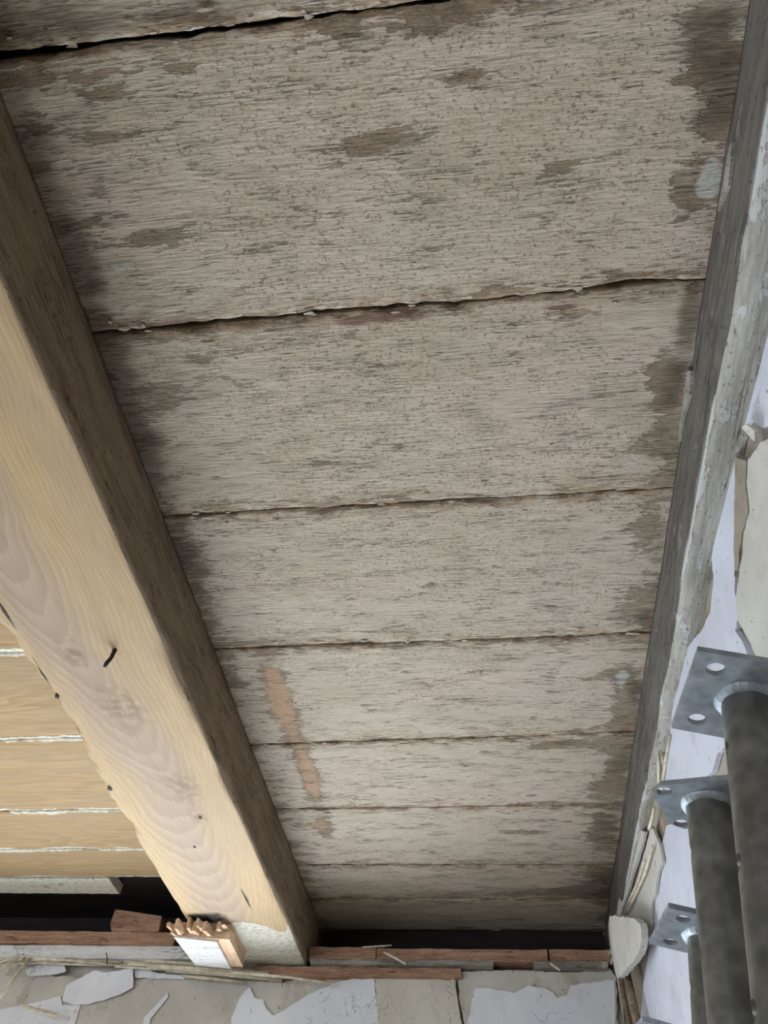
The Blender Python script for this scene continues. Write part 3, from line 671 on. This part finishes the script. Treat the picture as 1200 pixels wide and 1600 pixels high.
# reed mat hanging out at the top of the far wall
def reed(pts, r, parent=wall_back, y=1.955):
    mb = MB(); q = []
    for p in pts: q.append(P(p[0], p[1], p[2] if len(p) > 2 else y))
    r *= 1.25; mb.tube(q, [r, r*1.02, r*.95][:len(q)] if len(q) <= 3 else r, 7); return mb.build('reed', MAT['reed'], parent, True)
rs = np.random.RandomState(12)
for x0, y0, x1, y1, r in ((-20, 1498, 190, 1503, .0026), (0, 1508, 150, 1496, .0022), (30, 1494, 175, 1507, .0022), (40, 1491, 300, 1502, .0026), (120, 1498, 330, 1514, .0026), (160, 1493, 370, 1512, .0030), (170, 1500, 400, 1519, .0030),
                          (200, 1506, 420, 1521, .0026), (230, 1510, 430, 1527, .0030), (260, 1516, 440, 1532, .0030), (285, 1525, 380, 1535, .0026), (60, 1505, 230, 1508, .0024), (-20, 1492, 110, 1489, .0022), (150, 1490, 290, 1497, .0022),
                          (300, 1508, 395, 1516, .0024), (310, 1519, 420, 1528, .0026), (225, 1502, 340, 1507, .0026), (180, 1510, 290, 1516, .0022)):
    yy = 1.948+.022*rs.rand(); reed([(x0, y0, yy), ((x0+x1)/2, (y0+y1)/2+rs.randn()*1.2, yy), (x1, y1, yy+.004)], r)
# the bright straw crossing under the beam end, and the bundle sticking out at the left
reed([(362, 1519, 1.93), (450, 1527, 1.93), (518, 1536, 1.935)], .0024)
reed([(-15, 1535, 1.90), (20, 1512, 1.93), (42, 1494, 1.95)], .0024); reed([(-12, 1522, 1.91), (18, 1502, 1.94), (40, 1490, 1.955)], .0022)
reed([(0, 1558, 1.90), (24, 1526, 1.92), (46, 1498, 1.945)], .0036); reed([(-20, 1512, 1.93), (10, 1500, 1.945), (50, 1494, 1.955)], .0020)
reed([(33, 1571, 1.93), (60, 1579, 1.93), (88, 1586, 1.93)], .0036); reed([(600, 1488, 1.945), (618, 1497, 1.94), (634, 1506, 1.93)], .0020); reed([(566, 1480, 1.95), (600, 1478, 1.95), (612, 1477, 1.955)], .0014)
reed([(860, 1505, 1.945), (868, 1511, 1.94), (875, 1516, 1.935)], .002)
m = MB(); m.tube([P(166, 1489, 1.94), P(168, 1500, 1.935), P(167, 1507, 1.94)], .0012, 6); m.build('tie_wire', MAT['iron'], wall_back)

# right wall: cracked sheets of plaster
sheet('plaster_sheet', [(1146, 704), (1160, 704), (1161, 760), (1160, 830), (1158, 890), (1157, 925), (1164, 950), (1158, 985), (1168, 1000), (1182, 1035), (1180, 1100), (1150, 1160), (1130, 1178), (1122, 1204), (1104, 1222), (1080, 1240), (1042, 1232), (1050, 1180), (1054, 1140), (1062, 1075), (1075, 1020), (1104, 984), (1118, 958), (1124, 905), (1120, 872), (1130, 825), (1140, 758)], 'w', MAT['wwhite'], wall_right, 21, .007, .001, amp=.0018, label='tall white sheet tapering to a point')
sheet('plaster_sheet', [(1184, 716), (1204, 690), (1300, 640), (1400, 900), (1400, 1200), (1260, 1120), (1200, 1035), (1184, 1000), (1166, 968), (1164, 940), (1170, 890), (1176, 830), (1185, 800), (1182, 760)], 'w', MAT['wcream'], wall_right, 22, .010, .003, amp=.002)
sheet('plaster_sheet', [(1162, 712), (1180, 720), (1180, 765), (1183, 798), (1174, 828), (1167, 880), (1160, 900), (1160, 800)], 'w', MAT['clay'], wall_right, 29, .010, .0, amp=.002)
sheet('plaster_sheet', [(1204, 345), (1192, 420), (1180, 500), (1168, 600), (1160, 655), (1172, 668), (1185, 655), (1200, 668), (1260, 640), (1330, 500), (1330, 300), (1230, 250)], 'w', MAT['wwhite'], wall_right, 23, .006, .001, amp=.0016)
sheet('plaster_flake', [(1186, 518), (1190, 515), (1188, 545), (1181, 548)], 'w', MAT['wwhite'], wall_right, 24, .003, .008, amp=.0006)
sheet('plaster_flake', [(1166, 668), (1176, 663), (1186, 672), (1184, 690), (1178, 684)], 'w', MAT['wcream'], wall_right, 25, .004, .012, tilt=(-.4, .2), amp=.0008)
sheet('plaster_sheet', [(1046, 1292), (1090, 1262), (1140, 1230), (1190, 1300), (1190, 1750), (1003, 1750), (1003, 1620), (1010, 1540), (1022, 1470), (1030, 1400), (1034, 1340)], 'w', MAT['wwhite'], wall_right, 26, .006, .000, amp=.0014)
sheet('plaster_flake', [(1022, 1290), (1034, 1318), (1040, 1346), (1033, 1362), (1031, 1376), (1028, 1398), (1023, 1408), (1021, 1445), (1015, 1480), (975, 1440), (984, 1410), (1000, 1375), (1012, 1330)], 'w', MAT['wcream'], wall_right, 27, .005, .007, amp=.0020, label='cream flake with a ragged torn edge')
sheet('plaster_flake', [(983, 1310), (997, 1292), (1012, 1300), (1006, 1325), (998, 1350), (986, 1392), (972, 1430), (966, 1436), (974, 1380)], 'w', MAT['wcream'], wall_right, 31, .005, .004, amp=.0016)
sheet('plaster_chunk', [(962, 1448), (968, 1436), (980, 1430), (1008, 1435), (1016, 1446), (1018, 1475), (1012, 1500), (998, 1522), (986, 1530), (978, 1515), (968, 1488)], 'w', MAT['wcream'], wall_right, 28, .012, .020, amp=.0018, bulge=.022, rnd=1, label='thick loose chunk of plaster hanging in the corner')
sheet('plaster_sheet', [(980, 1750), (975, 1660), (966, 1560), (962, 1525), (970, 1520), (976, 1600), (990, 1660), (1000, 1750)], 'w', MAT['grey'], wall_right, 32, .004, .002, amp=.0006)
# broken reeds and slivers along the top of the right wall
def wreed(pts, r, off=.012, mat='reed', name='reed'):
    q = []
    for px, py in pts:
        p = on_w(px, py, off); q.append((p[0], p[1], Zr(p[2])))
    mb = MB(); mb.tube(q, r, 7); return mb.build(name, MAT[mat], wall_right, True)
wreed([(1027, 1163), (1030, 1195), (1030, 1234)], .0032, .012); wreed([(1047, 1150), (1040, 1190), (1034, 1232)], .0030, .010); wreed([(1032, 1172), (1037, 1195)], .0012, .014)
wreed([(1022, 1262), (1019, 1280), (1014, 1295)], .003, .016); wreed([(1020, 1322), (1008, 1365), (990, 1405), (976, 1432)], .0024, .018); wreed([(1008, 1345), (996, 1380), (984, 1410)], .0022, .014); wreed([(1000, 1372), (985, 1402), (972, 1436)], .002, .014)
wreed([(950, 1495), (957, 1483), (963, 1476)], .004, .022); wreed([(955, 1505), (960, 1492)], .003, .02)
wreed([(975, 1500), (988, 1560), (1004, 1630)], .0075, .026, 'side', 'root'); wreed([(968, 1515), (975, 1560), (990, 1625)], .006, .016, 'side', 'root')  # dark rods added to stand in for the shaded gap behind loose plaster
# small bits along the arris of the wall beam
def beam_chip(pts, z0, mat, th=.004, name='paint_curl'):
    A = []; B = []
    for px, py in pts:
        d = ray(px, py); p = d*((XD-.004)/d[0]); A.append((p[0], p[1], Zr(p[2]))); B.append((p[0]+th, p[1], Zr(p[2])))
    mb = MB(); mb.prism(A, B); return mb.build(name, mat, rbeam)
beam_chip([(1068, 578), (1080, 580), (1076, 618), (1066, 655), (1060, 690), (1062, 640)], 0, MAT['greylath'])
beam_chip([(1138, 235), (1143, 222), (1138, 290), (1121, 330)], 0, MAT['greylath'])

# ------------------------------------------------------------------ steel props leaning on the right wall
def prop(T, ax, U, hole_dir, label, half=(.06, .06), chamfer=0., inset=.039, k=.955):
    T = np.array(T)*k; half = (half[0]*k, half[1]*k); chamfer *= k; inset *= k; ax = np.array(ax)/np.linalg.norm(ax); U = np.array(U); U = U-ax*(U@ax); U /= np.linalg.norm(U); Wv = np.cross(ax, U)
    L = (T[2]+CZ)/ax[2]; foot = T-ax*L
    root = empty('steel_prop', (foot[0], foot[1], Zr(foot[2])))
    root.rotation_euler = Matrix(((U[0], Wv[0], ax[0]), (U[1], Wv[1], ax[1]), (U[2], Wv[2], ax[2]))).to_euler()
    tag(root, label, 'prop', 'steel props leaning on the right wall')
    hx, hy = half; c = chamfer; st = MAT['steel']
    ol = [(-hx+c, -hy), (hx-c, -hy), (hx, -hy+c), (hx, hy-c), (hx-c, hy), (-hx+c, hy), (-hx, hy-c), (-hx, -hy+c)] if c else [(-hx, -hy), (hx, -hy), (hx, hy), (-hx, hy)]
    circ = lambda x, y, r, n=20: [(x+r*math.cos(a), y+r*math.sin(a)) for a in np.arange(n)*2*math.pi/n]
    holes = [circ(sx*inset, sy*inset*hy/hx, .0085) for sx in (-1, 1) for sy in (-1, 1)]
    V, Tt = plan(ol, holes, .03, .1)
    for nm, z in (('top_plate', L), ('base_plate', .0065)):
        z1 = z+.0 if nm == 'base_plate' else z+.006
        v, f = shell(V, Tt, [(a, b, z1) for a, b in V], [(a, b, z1-.006) for a, b in V])
        pl = mesh_obj(nm, v, f, st, root)
        if nm == 'top_plate': tp = pl
    # inner tube with peg holes, unrolled, cut, rolled up again
    r = .0250*k; per = 2*math.pi*r; Li0 = L-.85
    ang0 = math.atan2(float(np.array(hole_dir)@Wv), float(np.array(hole_dir)@U))
    seam = ang0+math.pi/2; cs = []
    for i in range(7):
        s = L-.055-i*.105
        for kq in (.25, .75):
            a = (per*((kq+.5) % 1.)); cs.append(circ(a, s, .0080, 14))
    border = [(per*i/40, Li0) for i in range(40)]+[(per, Li0+(L-Li0)*i/60) for i in range(60)]+[(per*(1-i/40), L) for i in range(40)]+[(0, L-(L-Li0)*i/60) for i in range(60)]
    V, Tt = plan(border, cs, .0075, .05)
    th = V[:, 0]/r+seam
    A = [(r*math.cos(t), r*math.sin(t), s) for t, s in zip(th, V[:, 1])]; B = [((r-.0032)*math.cos(t), (r-.0032)*math.sin(t), s) for t, s in zip(th, V[:, 1])]
    v, f = shell(V, Tt, A, B)
    o = mesh_obj('inner_tube', v, f, MAT['tube'], root, True)
    bm = bmesh.new(); bm.from_mesh(o.data); bmesh.ops.remove_doubles(bm, verts=bm.verts[:], dist=1e-5); bm.to_mesh(o.data); bm.free()
    for p in o.data.polygons: p.use_smooth = True
    md = o.modifiers.new('edges', 'EDGE_SPLIT'); md.split_angle = math.radians(50)
    mb = MB(); mb.tube([(0, 0, .0065), (0, 0, L-.80)], .030, 28, True); mb.build('outer_tube', MAT['tube'], root, False)
    mb = MB()
    for i in range(24):
        a0, a1 = 2*math.pi*i/24, 2*math.pi*(i+1)/24
        ring = []
        for a, kk in ((a0, 1+.12*math.sin(5*a0)), (a1, 1+.12*math.sin(5*a1))):
            ring.append([(r*.98*math.cos(a), r*.98*math.sin(a), L-.006*kk), ((r+.0035)*math.cos(a), (r+.0035)*math.sin(a), L-.0045*kk), ((r+.006*kk)*math.cos(a), (r+.006*kk)*math.sin(a), L+.0005)])
        mb.add(ring[0]+ring[1], [(0, 1, 4, 3), (1, 2, 5, 4)])
    mb.build('weld', st, tp, True)
    return root
A1 = np.array([.20045, .04258, .97878]); T1 = np.array([.2621, .6606, .4809])
def toward(T, ax, turn):
    n = np.cross(ax, T); n /= np.linalg.norm(n)
    if n@CR > 0: n = -n
    v = -T+ax*(T@ax); v /= np.linalg.norm(v)
    return n*math.cos(turn)+v*math.sin(turn)
u1 = np.array([0.117, 0.010, -.025])
prop(T1, A1, u1, toward(T1, A1, .22), 'nearest steel prop, square plate with two round holes showing, right edge', k=.935)
A2 = np.array([.1527, 0, .9883]); T2 = np.array([.2579, .8697, .4919]); u2 = np.cross(A2, [0, 1., 0]); u2 /= np.linalg.norm(u2); w2 = np.cross(A2, u2)
prop(T2, A2, u2*-.9255+w2*.379, toward(T2, A2, math.pi), 'middle steel prop whose plate has clipped corners', (.054, .048), .014, .040)
A3 = np.array([.1865, 0, .9825]); T3 = np.array([.2541, .9963, .3987]); u3 = np.cross(A3, [0, 1., 0]); u3 /= np.linalg.norm(u3); w3 = np.cross(A3, u3)
prop(T3-w3*.008, A3, u3*-.995-w3*.10, toward(T3, A3, math.pi), 'steel prop with speckled plate, half hidden behind the clipped plate prop', (.058, .053), .0, .037)
T4 = on_w(1052, 1632, .062); A4 = np.array([.19, .0, .98])
prop(T4, A4, np.array([1, .15, -.2]), toward(T4, A4, math.pi), 'steel prop of which only the plate edge shows at the bottom', (.055, .055), .0, .036)
